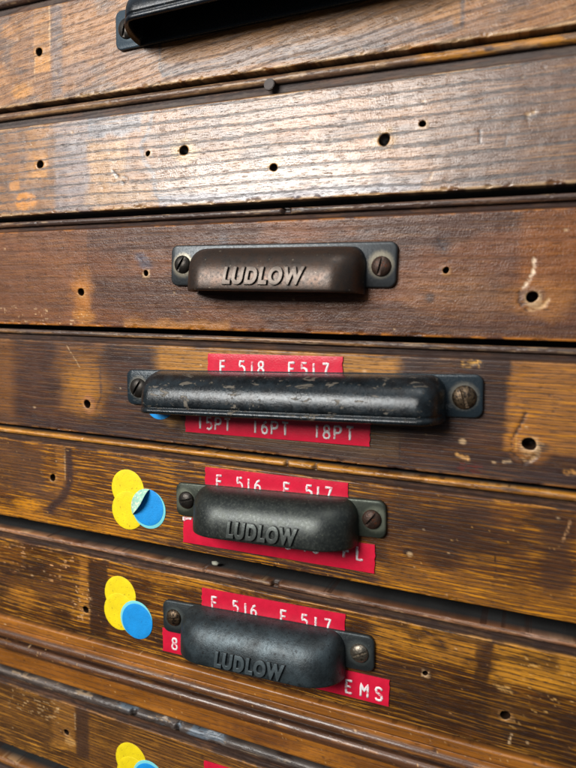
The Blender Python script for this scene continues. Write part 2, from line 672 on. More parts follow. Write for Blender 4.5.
def screw_mesh(R, hd=1.5, slot=0.42):
    bm = bmesh.new()
    cols = [-R * math.cos(math.radians(a)) for a in range(6, 78, 6)]
    cols = [c for c in cols if c < -slot] + [-slot]
    xs = [(c, 0) for c in cols] + [(-slot, 1), (slot, 1)] + [(-c, 0) for c in reversed(cols)]
    N = 14
    grid = []
    for x, deep in xs:
        yy = math.sqrt(max(0, R * R - x * x))
        row = []
        for j in range(N + 1):
            v = -yy * math.cos(math.pi * j / N)
            rr = min(1.0, (x * x + v * v) / (R * R))
            h = hd * math.sqrt(max(0.0, 1 - rr * 0.96))
            if deep:
                h = min(h, hd * 0.45)
            row.append(bm.verts.new((x * S, -h * S, v * S)))
        grid.append(row)
    for A, B in zip(grid[:-1], grid[1:]):
        for j in range(N):
            bm.faces.new((A[j], A[j + 1], B[j + 1], B[j]))
    # skirt down to the plate
    rim = [r[0] for r in grid] + [q for q in grid[-1][1:]] + [r[-1] for r in reversed(grid[:-1])] + [q for q in reversed(grid[0][1:-1])]
    low = [bm.verts.new((q.co.x, 0.1 * S, q.co.z)) for q in rim]
    for i in range(len(rim)):
        j = (i + 1) % len(rim)
        bm.faces.new((rim[i], low[i], low[j], rim[j]))
    me = bm_done(bm, 'screw', True)
    me.set_sharp_from_angle(angle=math.radians(40))
    return me


def font_mesh(text, size, shear=0.25, extrude=0.2, bevel=0.12, offset=0.0, space=1.0):
    cu = bpy.data.curves.new('lettering', 'FONT')
    cu.body = text
    cu.size = size
    cu.shear = shear
    cu.extrude = extrude
    cu.bevel_depth = bevel
    cu.bevel_resolution = 2
    cu.offset = offset
    cu.space_character = space
    cu.align_x = 'CENTER'
    o = bpy.data.objects.new('lettering', cu)
    COL.objects.link(o)
    bpy.context.view_layer.update()
    dg = bpy.context.evaluated_depsgraph_get()
    me = bpy.data.meshes.new_from_object(o.evaluated_get(dg))
    bpy.data.objects.remove(o)
    return me


GRIME = plain('black_grime', rgb(14, 14, 14), 0.6)


def raised_word(h, surf, text, cx, s0, height, width, mat, relief=0.7):
    """cast letters standing out of the hood, with old grime packed round their feet"""
    out = bmesh.new()
    ref = None
    for mi, (off, ext, bev, lo, hi) in enumerate(((0.45, 0.5, 0.16, -0.3, relief), (0.80, 0.3, 0.05, -0.3, 0.05))):
        me = font_mesh(text, 10.0, 0.12, ext, bev, off, 1.18)
        bm = bmesh.new()
        bm.from_mesh(me)
        bmesh.ops.subdivide_edges(bm, edges=[e for e in bm.edges if e.calc_length() > 1.2], cuts=3, use_grid_fill=True)
        xs = [v.co.x for v in bm.verts]
        ys = [v.co.y for v in bm.verts]
        zs = [v.co.z for v in bm.verts]
        if ref is None:
            ref = (min(xs), max(xs), min(ys), max(ys))
        x0, x1, y0, y1 = ref
        z0, z1 = min(zs), max(zs)
        vm = {}
        for v in bm.verts:
            x = cx + ((v.co.x - x0) / (x1 - x0) - 0.5) * width
            s = s0 + (v.co.y - y0) / (y1 - y0) * height
            c = ((v.co.z - z0) / (z1 - z0)) * (hi - lo) + lo
            e = 0.15
            p = surf(x, s)
            nrm = (surf(x + e, s) - surf(x - e, s)).cross(surf(x, s + e) - surf(x, s - e)).normalized()
            if nrm.y > 0:
                nrm = -nrm
            vm[v] = out.verts.new((p + nrm * c) * S)
        for f in bm.faces:
            try:
                out.faces.new([vm[v] for v in f.verts]).material_index = mi
            except ValueError:
                pass
        bm.free()
    me2 = bm_done(out, 'raised_lettering', True)
    me2.materials.append(LETTER[mat.name])
    me2.materials.append(GRIME)
    me2.set_sharp_from_angle(angle=math.radians(50))
    return link('raised_lettering', me2, None, h)


# ---- punched label tape: stroke letters pressed up white out of the strip
STROKES = {
    'F': [[(0, 0), (0, 1), (.6, 1)], [(0, .52), (.5, .52)]],
    'E': [[(.62, 0), (0, 0), (0, 1), (.62, 1)], [(0, .52), (.5, .52)]],
    'L': [[(0, 1), (0, 0), (.6, 0)]],
    'M': [[(0, 0), (0, 1), (.36, .45), (.72, 1), (.72, 0)]],
    'S': [[(.62, .84), (.5, .98), (.3, 1), (.1, .96), (.02, .8), (.08, .62), (.32, .52), (.56, .42), (.63, .22), (.54, .05), (.32, 0), (.1, .03), (0, .16)]],
    'P': [[(0, 0), (0, 1), (.4, 1), (.6, .92), (.62, .72), (.56, .55), (.4, .48), (0, .48)]],
    'T': [[(0, 1), (.68, 1)], [(.34, 1), (.34, 0)]],
    '0': [[(.32, 0), (.1, .08), (0, .3), (0, .7), (.1, .92), (.32, 1), (.54, .92), (.64, .7), (.64, .3), (.54, .08), (.32, 0)]],
    '1': [[(.3, 0), (.3, 1)]],
    '5': [[(.58, 1), (.06, 1), (.04, .56), (.3, .62), (.54, .52), (.62, .3), (.52, .07), (.28, 0), (.02, .08)]],
    '6': [[(.52, .98), (.24, .84), (.06, .56), (.02, .28), (.12, .06), (.32, 0), (.54, .08), (.62, .3), (.52, .5), (.32, .57), (.1, .46)]],
    '7': [[(.02, 1), (.62, 1), (.4, .5), (.28, 0)]],
    '8': [[(.32, .53), (.1, .62), (.06, .8), (.14, .96), (.32, 1), (.5, .96), (.58, .8), (.54, .62), (.32, .53), (.08, .42), (.0, .22), (.1, .04), (.32, 0), (.54, .04), (.64, .22), (.56, .42), (.32, .53)]],
}


def label_strip(parent, centre, size, rot, chars, mats, torn=False, fold=0.0):
    """chars: list of (char, u offset of its middle from strip centre, v offset of its foot, height)"""
    W, H = size
    bm = bmesh.new()
    nx, nz = 40, 8
    rng = random.Random(int(centre[0] * 10 + centre[1]))

    def bow(x):
        return 0.05 * math.sin(x * 0.35 + centre[0]) + 0.06 * (abs(x) / (W / 2)) ** 8
    top, low = [], []
    for i in range(nx + 1):
        x = -W / 2 + W * i / nx
        rowt, rowl = [], []
        for j in range(nz + 1):
            z = -H / 2 + H * j / nz
            ex = 0.0
            if i in (0, nx):
                ex = rng.uniform(-0.18, 0.18)
            edge = 0.10 if j in (0, nz) or i in (0, nx) else 0.0
            rowt.append(bm.verts.new((x + ex, -0.40 - bow(x) + edge, z)))
            rowl.append(bm.verts.new((x + ex, -0.02, z)))
        top.append(rowt)
        low.append(rowl)
    for i in range(nx):
        for j in range(nz):
            bm.faces.new((top[i][j], top[i + 1][j], top[i + 1][j + 1], top[i][j + 1]))
    rim = [(i, 0) for i in range(nx)] + [(nx, j) for j in range(nz)] + [(i, nz) for i in range(nx, 0, -1)] + [(0, j) for j in range(nz, 0, -1)]
    for k in range(len(rim)):
        (a, b), (c, d) = rim[k], rim[(k + 1) % len(rim)]
        bm.faces.new((top[a][b], low[a][b], low[c][d], top[c][d]))
    bmesh.ops.scale(bm, vec=(S, S, S), verts=bm.verts)
    o = link('label_strip', bm_done(bm, 'label_strip', True), mats[0], parent)
    o.data.set_sharp_from_angle(angle=math.radians(45))
    o.location = Vector((centre[0], centre[2] if len(centre) > 2 else 0.0, centre[1])) * S
    o.rotation_euler = (0, -math.radians(rot), 0)
    groups = []
    for c in chars:
        if groups and c[1] - groups[-1][-1][1] < 20:
            groups[-1].append(c)
        else:
            groups.append([c])
    for grp in groups:
        bm = bmesh.new()
        for ch, cx, cz, hh in grp:
            wd = hh * 0.78
            for st in STROKES[ch]:
                P = [Vector((cx - wd * 0.32 + px * wd + rng.uniform(-.04, .04), 0, cz + pz * hh)) for px, pz in st]
                sub = []
                for a, b in zip(P[:-1], P[1:]):
                    k = max(1, int((b - a).length / 0.5))
                    sub += [a.lerp(b, t / k) for t in range(k)]
                sub.append(P[-1])
                rings = []
                rad0 = 0.37
                for q, p in enumerate(sub):
                    d = (sub[min(q + 1, len(sub) - 1)] - sub[max(q - 1, 0)])
                    d.normalize()
                    nrm = Vector((-d.z, 0, d.x))
                    rad = rad0 * rng.uniform(0.82, 1.15)
                    ring = []
                    for a in range(0, 181, 30):
                        ca, sa = math.cos(math.radians(a)), math.sin(math.radians(a))
                        off = nrm * rad * ca
                        ring.append(bm.verts.new((p.x + off.x, -0.40 - bow(p.x) + 0.03 - 0.22 * sa, p.z + off.z)))
                    rings.append(ring)
                for A, B in zip(rings[:-1], rings[1:]):
                    for i in range(len(A) - 1):
                        bm.faces.new((A[i], A[i + 1], B[i + 1], B[i]))
                for end, other in ((rings[0], -1), (rings[-1], 1)):
                    bm.faces.new(end if other < 0 else end[::-1])
        bmesh.ops.scale(bm, vec=(S, S, S), verts=bm.verts)
        link('embossed_lettering', bm_done(bm, 'embossed_lettering', True), mats[1], o)
    if torn:
        b2 = bmesh.new()
        pts = [(-W / 2 - .1, H / 2 + .1), (-W / 2 + 3.2, H / 2 + .15), (-W / 2 + 3.0, H / 2 - .5), (-W / 2 + 1.2, H / 2 - .65), (-W / 2 + .6, H / 2 - 1.2), (-W / 2 - .1, H / 2 - 1.0)]
        f = b2.faces.new([b2.verts.new((x * S, -0.55 * S, z * S)) for x, z in pts])
        r = bmesh.ops.extrude_face_region(b2, geom=[f])
        for v in r['geom']:
            if isinstance(v, bmesh.types.BMVert):
                v.co.y += 0.2 * S
        link('torn_edge', bm_done(b2, 'torn_edge'), mats[1], o)
    return o


def dot(parent, centre, r, y, mat, label=None, rnd=0):
    bm = bmesh.new()
    N = 56
    rng = random.Random(rnd)
    rings = []
    for rr, dy in ((1.0, 0.03), (1.0, -0.02), (0.985, -0.04), (0.7, -0.045), (0.35, -0.045)):
        rings.append([bm.verts.new((math.cos(2 * math.pi * i / N) * r * rr, dy + 0.02 * math.sin(4 * math.pi * i / N + rnd) * (rr > .9) * (dy < 0), math.sin(2 * math.pi * i / N) * r * rr)) for i in range(N)])
    for A, B in zip(rings[:-1], rings[1:]):
        for i in range(N):
            bm.faces.new((A[i], A[(i + 1) % N], B[(i + 1) % N], B[i]))
    bm.faces.new(rings[-1])
    bmesh.ops.scale(bm, vec=(S, S, S), verts=bm.verts)
    o = link('dot_sticker', bm_done(bm, 'dot_sticker', True), mat, parent)
    o.location = Vector((centre[0], y, centre[1])) * S
    if label:
        o['label'] = label
    return o


# ------------------------------------------------------------------ materials in use
RED = plain('red_tape', rgb(206, 28, 58), 0.30, 0, 0.16, 0.3, 0.00005, dirt=rgb(150, 14, 34), dirt_amt=0.66)
WHITE = plain('stretched_white_vinyl', rgb(228, 222, 222), 0.5, 0, 0.12, 1.2, 0.00003, dirt=rgb(210, 96, 112), dirt_amt=0.52)
YEL = plain('yellow_paper', rgb(236, 210, 10), 0.6, 0, 0.16, 0.25, 0.00008, dirt=rgb(176, 146, 24), dirt_amt=0.57)
BLUE = plain('blue_paper', rgb(16, 142, 218), 0.55, 0, 0.14, 0.3, 0.00008, dirt=rgb(24, 104, 164), dirt_amt=0.6)
CYAN = plain('pale_cyan_paper', rgb(120, 208, 214), 0.55, 0, 0.1, 0.3, 0.00003)
MINT = plain('mint_backing_paper', rgb(150, 200, 180), 0.6, 0, 0.25, 0.5, 0.00006, dirt=rgb(232, 224, 200), dirt_amt=0.52)
SCREW_DARK = plain('dark_screw_steel', rgb(58, 54, 50), 0.38, 0.75, 0.35, 0.5, 0.00006)
SCREW_RUST = plain('rusty_screw_steel', rgb(62, 46, 38), 0.5, 0.55, 0.4, 0.7, 0.00014, dirt=rgb(100, 54, 34), dirt_amt=0.55)
SCREW_BRASS = plain('worn_brass_screw', rgb(92, 76, 58), 0.4, 0.75, 0.4, 0.6, 0.00012, dirt=rgb(44, 36, 30), dirt_amt=0.48)
SCREW_STEEL = plain('worn_steel_screw', rgb(120, 112, 100), 0.34, 0.8, 0.4, 0.6, 0.00008, dirt=rgb(60, 50, 44), dirt_amt=0.55)

IRON_BROWN = metal('browned_cast_iron', rgb(60, 52, 47), rgb(72, 57, 48), rgb(46, 46, 46), 0.36, 0.65, ring=30.7, ring_col=rgb(150, 142, 124), seed=1, relief=0.3, plate=rgb(70, 76, 80))
IRON_BLACK = metal('chipped_black_paint', rgb(20, 24, 27), rgb(34, 42, 47), rgb(15, 16, 17), 0.23, 0.25, chip=rgb(104, 98, 88), chip_amt=0.59, ring=50.5, ring_col=rgb(120, 116, 106), seed=2, relief=0.5, plate=rgb(46, 58, 66))
IRON_BLACK_B = metal('smooth_black_paint', rgb(12, 16, 20), rgb(18, 28, 38), rgb(14, 17, 20), 0.3, 0.2, ring=50.5, ring_col=rgb(110, 124, 132), seed=5, relief=0.4, plate=rgb(70, 86, 98))
IRON_GREY = metal('grey_green_cast_iron', rgb(44, 48, 47), rgb(54, 58, 55), rgb(66, 70, 65), 0.38, 0.55, ring=30.7, ring_col=rgb(120, 124, 108), seed=3, relief=0.3, plate=rgb(72, 78, 68))
IRON_SLATE = metal('mottled_slate_cast_iron', rgb(40, 47, 50), rgb(62, 73, 78), rgb(26, 30, 32), 0.42, 0.5, ring=30.7, ring_col=rgb(84, 90, 88), seed=4, relief=0.8, plate=rgb(60, 66, 68), scale=0.22)
LETTER = {
    IRON_BROWN.name: plain('rubbed_brown_letters', rgb(72, 64, 58), 0.36, 0.65, 0.3, 0.8, 0.00003),
    IRON_GREY.name: plain('rubbed_grey_letters', rgb(84, 89, 86), 0.38, 0.6, 0.3, 0.8, 0.00003),
    IRON_SLATE.name: plain('rubbed_slate_letters', rgb(78, 88, 92), 0.42, 0.5, 0.3, 0.8, 0.00004),
}


# ------------------------------------------------------------------ the boards' wear (mm on each face)
def edges(P, top, bot, c=TAN, a=0.8):
    """finish rubbed off along the lower and upper arrises"""
    n = P.nz(4.0, 1.5)
    P.col(sst(bot + 1.1, bot + 0.1, P.v) * sst(0.36, 0.58, n), c, a)
    P.col(sst(top - 0.8, top - 0.3, P.v) * sst(0.50, 0.62, P.nz(5, 1)), c, a * 0.55)
    q = sst(top - 0.25, top + 0.1, P.v)
    P.col(q, rgb(46, 30, 24), 0.92)  # dark stain in the quirk, also standing in for its missing shadow
    P.col(q * sst(0.55, 0.68, P.nz(9, 0.6)), rgb(92, 60, 38), 0.7)
    P.to('gold', q, 0)
    P.to('peb', q, 0.2)
    P.to('rough', q, 0.75)
    # small losses at the lower arris
    ch = sst(0.64, 0.70, P.nz(1.8, 1.2)) * sst(bot + 1.3, bot + 0.3, P.v)
    P.dy = P.dy + ch * 0.35


def pits(P, top, bot, n=60, seed=0):
    r = random.Random(seed)
    for _ in range(n):
        u = r.uniform(-115, 82)
        v = r.uniform(bot + 1, top - 1)
        rr = r.uniform(0.15, 0.36)
        sel = np.where((np.abs(P.u - u) < 3) & (np.abs(P.v - v) < 2))[0]
        if not len(sel):
            continue
        d = np.hypot((P.u[sel] - u) / r.uniform(1, 2.2), P.v[sel] - v)
        k = np.clip(1.3 - d / rr, 0, 1)
        P.dy[sel] += 0.10 * k
        c = DARK if r.random() < 0.85 else PALE
        P.c[sel] = P.c[sel] * (1 - 0.75 * k[:, None]) + c * 0.75 * k[:, None]


def drag(P, pts, wd, depth=0.2, c=PALE, a=0.8, wob=0.2):
    m = P.line(pts, wd * 0.85, wd * 0.3, wob + 0.22 * wd, 0.8)
    m = m * sst(0.25, 0.5, P.nz(1.2, 0.7))
    P.dy = P.dy + m * depth * 0.45
    P.col(m, c, a)
    P.to('gold', m, 0)
    return m


def paint1(u, v):
    P = Paint(u, v, 1)
    P.c[:] = rgb(128, 84, 44)
    P.col(sst(0.42, 0.62, P.nz(16, 7)), rgb(160, 108, 56), 0.7)
    P.col(sst(0.48, 0.66, P.nz(11, 5)), rgb(78, 62, 56), 0.75)
    P.gold[:] = 0.3
    P.rough[:] = 0.40
    P.peb[:] = 0.55
    P.col(P.rct(-94.5, -87.7, 98.5, 122, 0.4, 0.8) * (0.45 + 0.55 * sst(112, 100, v + 6 * (P.nz(5) - .5))), OCHRE, 0.7)
    P.col(P.ell(-100, 93.3, 4.2, 2.4, 0.4), OCHRE, 0.7)
    P.col(P.rct(-87, -82.5, 90, 121, 1.0, 0.8), rgb(92, 80, 80), 0.75)
    P.col(P.ell(-78, 97, 8, 3, 0.5), rgb(100, 84, 80), 0.6)
    # ghost of the pull that sat here before
    g = P.rct(-44.8, 44, 91.3, 125, 0.4, 0.6, 6)
    P.col(g, rgb(160, 112, 58), 0.55)
    P.col(P.rct(-44, 42, 91.2, 94.6, 0.6, 1.2, 8), SLATE, 0.6)
    P.col(P.line([(-44.9, 112), (-44.9, 93.5), (-43.6, 91.4), (-20, 90.9), (36, 90.4), (44, 92), (44, 112)], 0.9, 0.35), rgb(62, 58, 62), 0.75)
    P.col(P.line([(-87.8, 121), (-87.9, 101)], 0.35, 0.15), PALE, 0.7)
    P.col(P.line([(-94.3, 103), (-94.4, 97)], 0.35, 0.15), PALE, 0.7)
    P.flecks(np.ones_like(u), rgb(176, 138, 98), 0.9, 0.70, 0.5, 2.5)
    edges(P, 119, 88.7, PALE)
    pits(P, 119, 89, 40, 1)
    return P


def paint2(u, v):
    P = Paint(u, v, 2)
    P.c[:] = rgb(118, 80, 46)
    P.gold[:] = 0.3
    P.col(sst(0.45, 0.6, P.nz(18, 6)), rgb(144, 96, 50), 0.7)
    P.col(sst(0.56, 0.70, P.nz(13, 4)), rgb(74, 58, 52), 0.6)
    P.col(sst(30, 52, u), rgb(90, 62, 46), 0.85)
    P.rough[:] = 0.35
    P.peb[:] = 0.42
    P.to('peb', P.rct(-46, 28, 62, 82, 2, 2), 0.95)
    P.to('rough', P.rct(-46, 26, 56, 66, 2, 2.5), 0.28)
    P.col(P.rct(-86.5, -72, 50, 83, 1.2, 2, 4), rgb(110, 102, 106), 0.7)
    P.col(P.rct(-99, -89.6, 63.5, 81, 1.2, 1.5), OCHRE, 0.35)
    P.col(P.rct(-96, -89.8, 63.5, 72, 0.6, 1.2), OCHRE, 0.55)
    P.col(P.ell(-99.8, 57.0, 4.6, 2.8, 0.2), rgb(200, 128, 34), 0.9)
    P.col(P.ell(-104.5, 63, 2.4, 2.2, 0.3), rgb(196, 128, 44), 0.7)
    P.col(P.rct(-72, -58, 61, 74, 1.2, 2, 5), rgb(182, 134, 74), 0.6)
    P.col(P.rct(-72, -52, 75.5, 82, 1.0, 2.2, 4), rgb(84, 92, 104), 0.75)
    P.col(P.rct(-74, -48, 54, 60, 2, 2, 5), rgb(176, 134, 84), 0.5)
    drag(P, [(-63, 64.8), (-61, 63.0), (-58.5, 60.6)], 0.9, 0.25, rgb(58, 56, 60), 0.85)
    drag(P, [(-60, 63.2), (-57, 62.0)], 0.5, 0.15, rgb(58, 56, 60), 0.7)
    wl = [(-47.6, 82), (-49.1, 76), (-52.2, 71.6), (-50.9, 67), (-47.5, 63.1), (-46.4, 56.6), (-44.8, 55.0)]
    P.col(P.line(wl, 1.3, 0.5, 0.5), rgb(74, 76, 86), 0.75)
    P.col(P.rct(-45, 36, 52.5, 55.8, 0.5, 1.0, 8), rgb(104, 108, 122), 0.75)
    P.col(P.line([(-45, 56.3), (-20, 56.2), (12, 57), (33, 55.5)], 0.8, 0.4, 0.5), rgb(84, 72, 66), 0.6)
    P.col(P.ell(-36.4, 69, 4.2, 3.6, 0.4, 0.5), rgb(190, 150, 90), 0.7)
    P.col(P.ell(25.4, 66.4, 3.2, 2.6, 0.4, 0.5), rgb(190, 150, 90), 0.6)
    P.col(P.ell(-6.5, 62.6, 2.4, 1.8, 0.4, 0.5), rgb(190, 140, 70), 0.7)
    P.col(P.ell(2, 74, 9, 4, 0.5, 0.6), rgb(176, 112, 62), 0.5)
    drag(P, [(57.2, 67.6), (56.4, 64.5), (55.8, 62.3)], 0.9, 0.05, rgb(92, 76, 68), 0.6)
    drag(P, [(49.6, 66.8), (49.9, 63.6)], 0.45, 0.2, rgb(40, 32, 32), 0.9)
    drag(P, [(60.6, 69.2), (62, 69.6)], 1.4, 0.4, PALE, 0.8)
    drag(P, [(37.6, 55), (38.6, 57)], 0.4, 0.1, PALE, 0.6)
    edges(P, 82, 52.4, PALE)
    pits(P, 82, 53, 50, 2)
    return P


def paint3(u, v):
    P = Paint(u, v, 3)
    P.c[:] = rgb(78, 49, 36)
    P.col(sst(0.42, 0.62, P.nz(22, 9)), rgb(112, 68, 42), 0.7)
    P.gold[:] = 0.12
    P.rough[:] = 0.36
    P.peb[:] = 0.85
    P.col(1 - sst(-74, -71.5, u + 2 * (P.nz(4, 6) - .5)), rgb(124, 80, 52), 0.45)
    P.col(P.line([(-72.2, 46), (-72.6, 36), (-73.4, 33.5), (-72, 30), (-72.2, 22)], 0.6, 0.35, 0.5), rgb(76, 54, 46), 0.6)
    P.col(P.ell(-75, 26, 4.0, 6.5, 0.6, 0.5), rgb(176, 112, 46), 0.65)
    P.col(P.ell(-74, 18, 4.5, 2.2, 0.4), rgb(178, 118, 52), 0.6)
    P.col(P.rct(-58, -20, 14, 17.5, 1, 1.5, 6), rgb(176, 118, 56), 0.6)
    P.col(P.ell(-50.5, 36, 3.4, 1.8, 0.5, 0.4, ang=-30), rgb(78, 76, 88), 0.8)
    drag(P, [(-53, 38), (-50, 35)], 0.5, 0.15, rgb(60, 54, 60), 0.7)
    P.col(P.ell(-22, 42, 1.6, 1.6, 0.5), rgb(70, 66, 72), 0.6)
    # worn patch on the right, where a label holder was
    P.col(P.rct(60.8, 84, 27, 46.5, 1.6, 2.0, 4), rgb(136, 80, 34), 0.55)
    P.col(P.ell(66, 25, 8, 4.5, 0.5, 0.4), rgb(160, 104, 52), 0.6)
    P.col(P.ell(46, 26, 12, 5, 0.7, 0.4), rgb(140, 96, 62), 0.5)
    drag(P, [(64.2, 34.6), (64.2, 31.5), (62.6, 28.2), (61.6, 27.2)], 0.8, 0.4, rgb(232, 206, 176), 0.95, 0.15)
    drag(P, [(61.2, 27), (61.2, 24.4), (63.2, 22.4)], 1.0, 0.35, rgb(60, 38, 28), 0.8)
    drag(P, [(64, 22.2), (67, 23.2), (68.2, 24.8)], 0.9, 0.4, rgb(206, 168, 124), 0.9, 0.3)
    P.col(P.ell(42, 38.6, 2.2, 2.4, 0.5, 0.5), rgb(52, 40, 42), 0.7)
    drag(P, [(40.5, 40.4), (42.8, 37)], 0.5, 0.2, rgb(44, 36, 40), 0.8)
    P.col(P.ell(39.4, 25, 1.2, 1.3, 0.5), rgb(60, 44, 40), 0.8)
    P.col(P.ell(64.3, 25.5, 2.8, 2.6, 0.3), rgb(96, 70, 58), 0.7)
    P.flecks(P.rct(-116, -72, 14, 20, 2, 2), PALE, 0.6, 0.70, 0.7)
    edges(P, 46.8, 14.8, rgb(186, 118, 52), 0.9)
    pits(P, 46, 15, 60, 3)
    return P


def paint4(u, v):
    P = Paint(u, v, 4)
    P.c[:] = rgb(54, 37, 32)
    P.col(sst(0.45, 0.65, P.nz(20, 6)), rgb(74, 47, 35), 0.7)
    P.rough[:] = 0.36
    P.peb[:] = 0.3
    P.gold[:] = 0.12
    P.to('gold', P.rct(-84, -68, -14, 8, 3, 4), 0.45)
    P.col(P.rct(-86, -67.5, -13.5, 9, 3.0, 4.0, 8), rgb(118, 78, 46), 0.6)
    P.col(P.ell(-74, -7, 8, 7, 0.7, 0.5), OCHRE, 0.45)
    P.col(P.line([(-68, 2), (-67.6, -8), (-69.5, -12.5)], 0.7, 0.3, 0.5), rgb(60, 44, 42), 0.75)
    P.col(1 - sst(-110, -103, u), rgb(128, 84, 46), 0.6)
    drag(P, [(-82, 8), (-78, 3), (-76.6, 1)], 0.4, 0.08, PALE, 0.6)
    P.col(P.rct(-47, 32, 0.5, 9.6, 2.0, 3.5, 5), rgb(172, 120, 58), 0.8)
    P.to('gold', P.rct(-47, 32, -4, 10, 2, 2), 0.6)
    P.col(P.rct(-36, 33, -20, -4, 1.5, 2.5, 5), rgb(96, 74, 54), 0.6)
    P.col(P.ell(-40, -13, 3.5, 3, 0.5), rgb(168, 122, 66), 0.7)
    P.col(P.rct(60.2, 90, -13, 9.8, 0.9, 1.0, 4), rgb(150, 100, 52), 0.8)
    P.to('gold', P.rct(60.2, 90, -13, 9.8, 1.2, 1.0, 4), 0.75)
    rim = [(64.6, -3.5), (63.2, -7), (61.6, -10.5), (62.0, -14), (65, -16.2), (67.6, -14.4)]
    P.col(P.ell(66, -11, 5, 5.2, 0.3, 0.2), rgb(150, 96, 46), 0.7)
    drag(P, rim, 0.9, 0.35, rgb(58, 38, 28), 0.9)
    drag(P, [(64.4, -15.2), (66.4, -15.6), (68, -13.4)], 0.8, 0.25, rgb(196, 156, 112), 0.85, 0.3)
    drag(P, [(62.6, -9), (62.8, -12.5)], 0.7, 0.2, rgb(190, 140, 76), 0.8, 0.3)
    P.col(P.ell(68.3, -11.8, 2.6, 1.2, 0.3, 0.2), rgb(52, 48, 48), 0.85)
    drag(P, [(48.4, -15.9), (51.2, -16.6)], 1.1, 0.2, rgb(212, 160, 98), 0.95, 0.3)
    P.col(P.ell(49.6, -12.2, .9, .7, 0.3), PALE, 0.7)
    drag(P, [(48.6, 8.2), (52.4, 8.6)], 1.5, 0.35, rgb(226, 172, 92), 0.95, 0.4)
    drag(P, [(60, -16.5), (61.6, -16.2)], 0.7, 0.2, PALE, 0.8)
    drag(P, [(74.6, -17.6), (78, -17.2)], 1.4, 0.2, rgb(196, 140, 76), 0.9, 0.4)
    P.flecks(P.ell(51.9, -19, 3.6, 1.5, 0.3), rgb(120, 44, 26), 0.6, 0.5, 0.85)
    drag(P, [(33, -10), (33.3, -19)], 0.35, 0.1, rgb(40, 30, 28), 0.8)
    P.col(P.ell(-72.8, -11.2, 2.4, 3.2, 0.3), rgb(170, 112, 80), 0.6)
    P.col(P.rct(-118, 86, -21.5, -18, 0.8, 1.5, 8), rgb(58, 46, 46), 0.55)
    edges(P, 9.6, -21.4, rgb(150, 104, 60), 0.7)
    pits(P, 9, -21, 60, 4)
    return P


def paint5(u, v):
    P = Paint(u, v, 5)
    P.c[:] = rgb(84, 50, 24)
    P.col(sst(0.45, 0.62, P.nz(18, 7)), rgb(108, 65, 27), 0.7)
    P.rough[:] = 0.38
    P.peb[:] = 0.28
    P.gold[:] = 0.75
    # dark old varnish: upper left, the centre right
    P.col(P.rct(-118, -90, -45, -28, 2, 3, 7), rgb(84, 58, 42), 0.7)
    P.to('gold', P.rct(-118, -92, -44, -27, 2, 3), 0.15)
    P.col(P.rct(-86, -81, -46, -27, 1, 1.5), rgb(140, 92, 44), 0.6)
    P.col(P.ell(-88, -46, 9, 4, 0.6, 0.5), rgb(96, 66, 46), 0.6)
    P.col(P.ell(-99, -49.5, 6, 2.4, 0.5), rgb(196, 128, 36), 0.8)
    P.col(P.line([(-80.2, -26), (-79.6, -38), (-82.4, -44), (-88, -49), (-92, -55)], 3.0, 0.9, 0.9), rgb(56, 40, 38), 0.8)
    P.col(P.line([(-81.8, -27), (-81.6, -38)], 0.4, 0.2), PALE, 0.4)
    P.to('gold', P.line([(-80.2, -26), (-79.6, -38), (-82.4, -44), (-88, -49)], 3.4, 1), 0)
    P.col(P.rct(-118, -40, -55.5, -52, 0.8, 1.5, 8), rgb(178, 116, 40), 0.7)
    dk = P.ell(46, -37, 18, 8, 0.7, 0.8, 9)
    P.col(dk, rgb(54, 36, 29), 0.9)
    P.to('gold', dk, 0.12)
    dm = sst(0.54, 0.66, P.nz(12, 5)) * sst(-10, 30, u)
    P.col(dm, rgb(56, 37, 28), 0.75)
    P.to('gold', dm, 0.2)
    d2 = P.rct(70, 77.6, -50, -26, 1.4, 2, 6)
    P.col(d2, rgb(64, 42, 32), 0.7)
    P.to('gold', d2, 0.12)
    P.col(P.rct(28, 90, -55.5, -47, 1.5, 2, 8), rgb(150, 98, 40), 0.55)
    P.col(P.rct(-62, 28, -33, -26, 2, 2, 8), rgb(72, 54, 46), 0.4)
    P.col(P.rct(-50, 30, -54.5, -51.5, 0.7, 1.4, 9), rgb(64, 46, 40), 0.65)
    drag(P, [(76.4, -29.2), (75.8, -31.5), (74.8, -34.2)], 0.6, 0.15, rgb(206, 158, 112), 0.85, 0.25)
    drag(P, [(59.5, -39.4), (59.7, -46.4)], 0.3, 0.12, rgb(36, 26, 24), 0.85)
    P.col(P.ell(37, -43.6, 1.3, 1.3, 0.4), rgb(40, 30, 28), 0.8)
    P.col(P.ell(37.6, -44.2, .7, .7, 0.4), PALE, 0.6)
    P.flecks(np.ones_like(u), rgb(196, 150, 90), 0.5, 0.80, 0.6)
    edges(P, -26.1, -55.2, rgb(204, 138, 50), 0.95)
    pits(P, -27, -55, 70, 5)
    return P


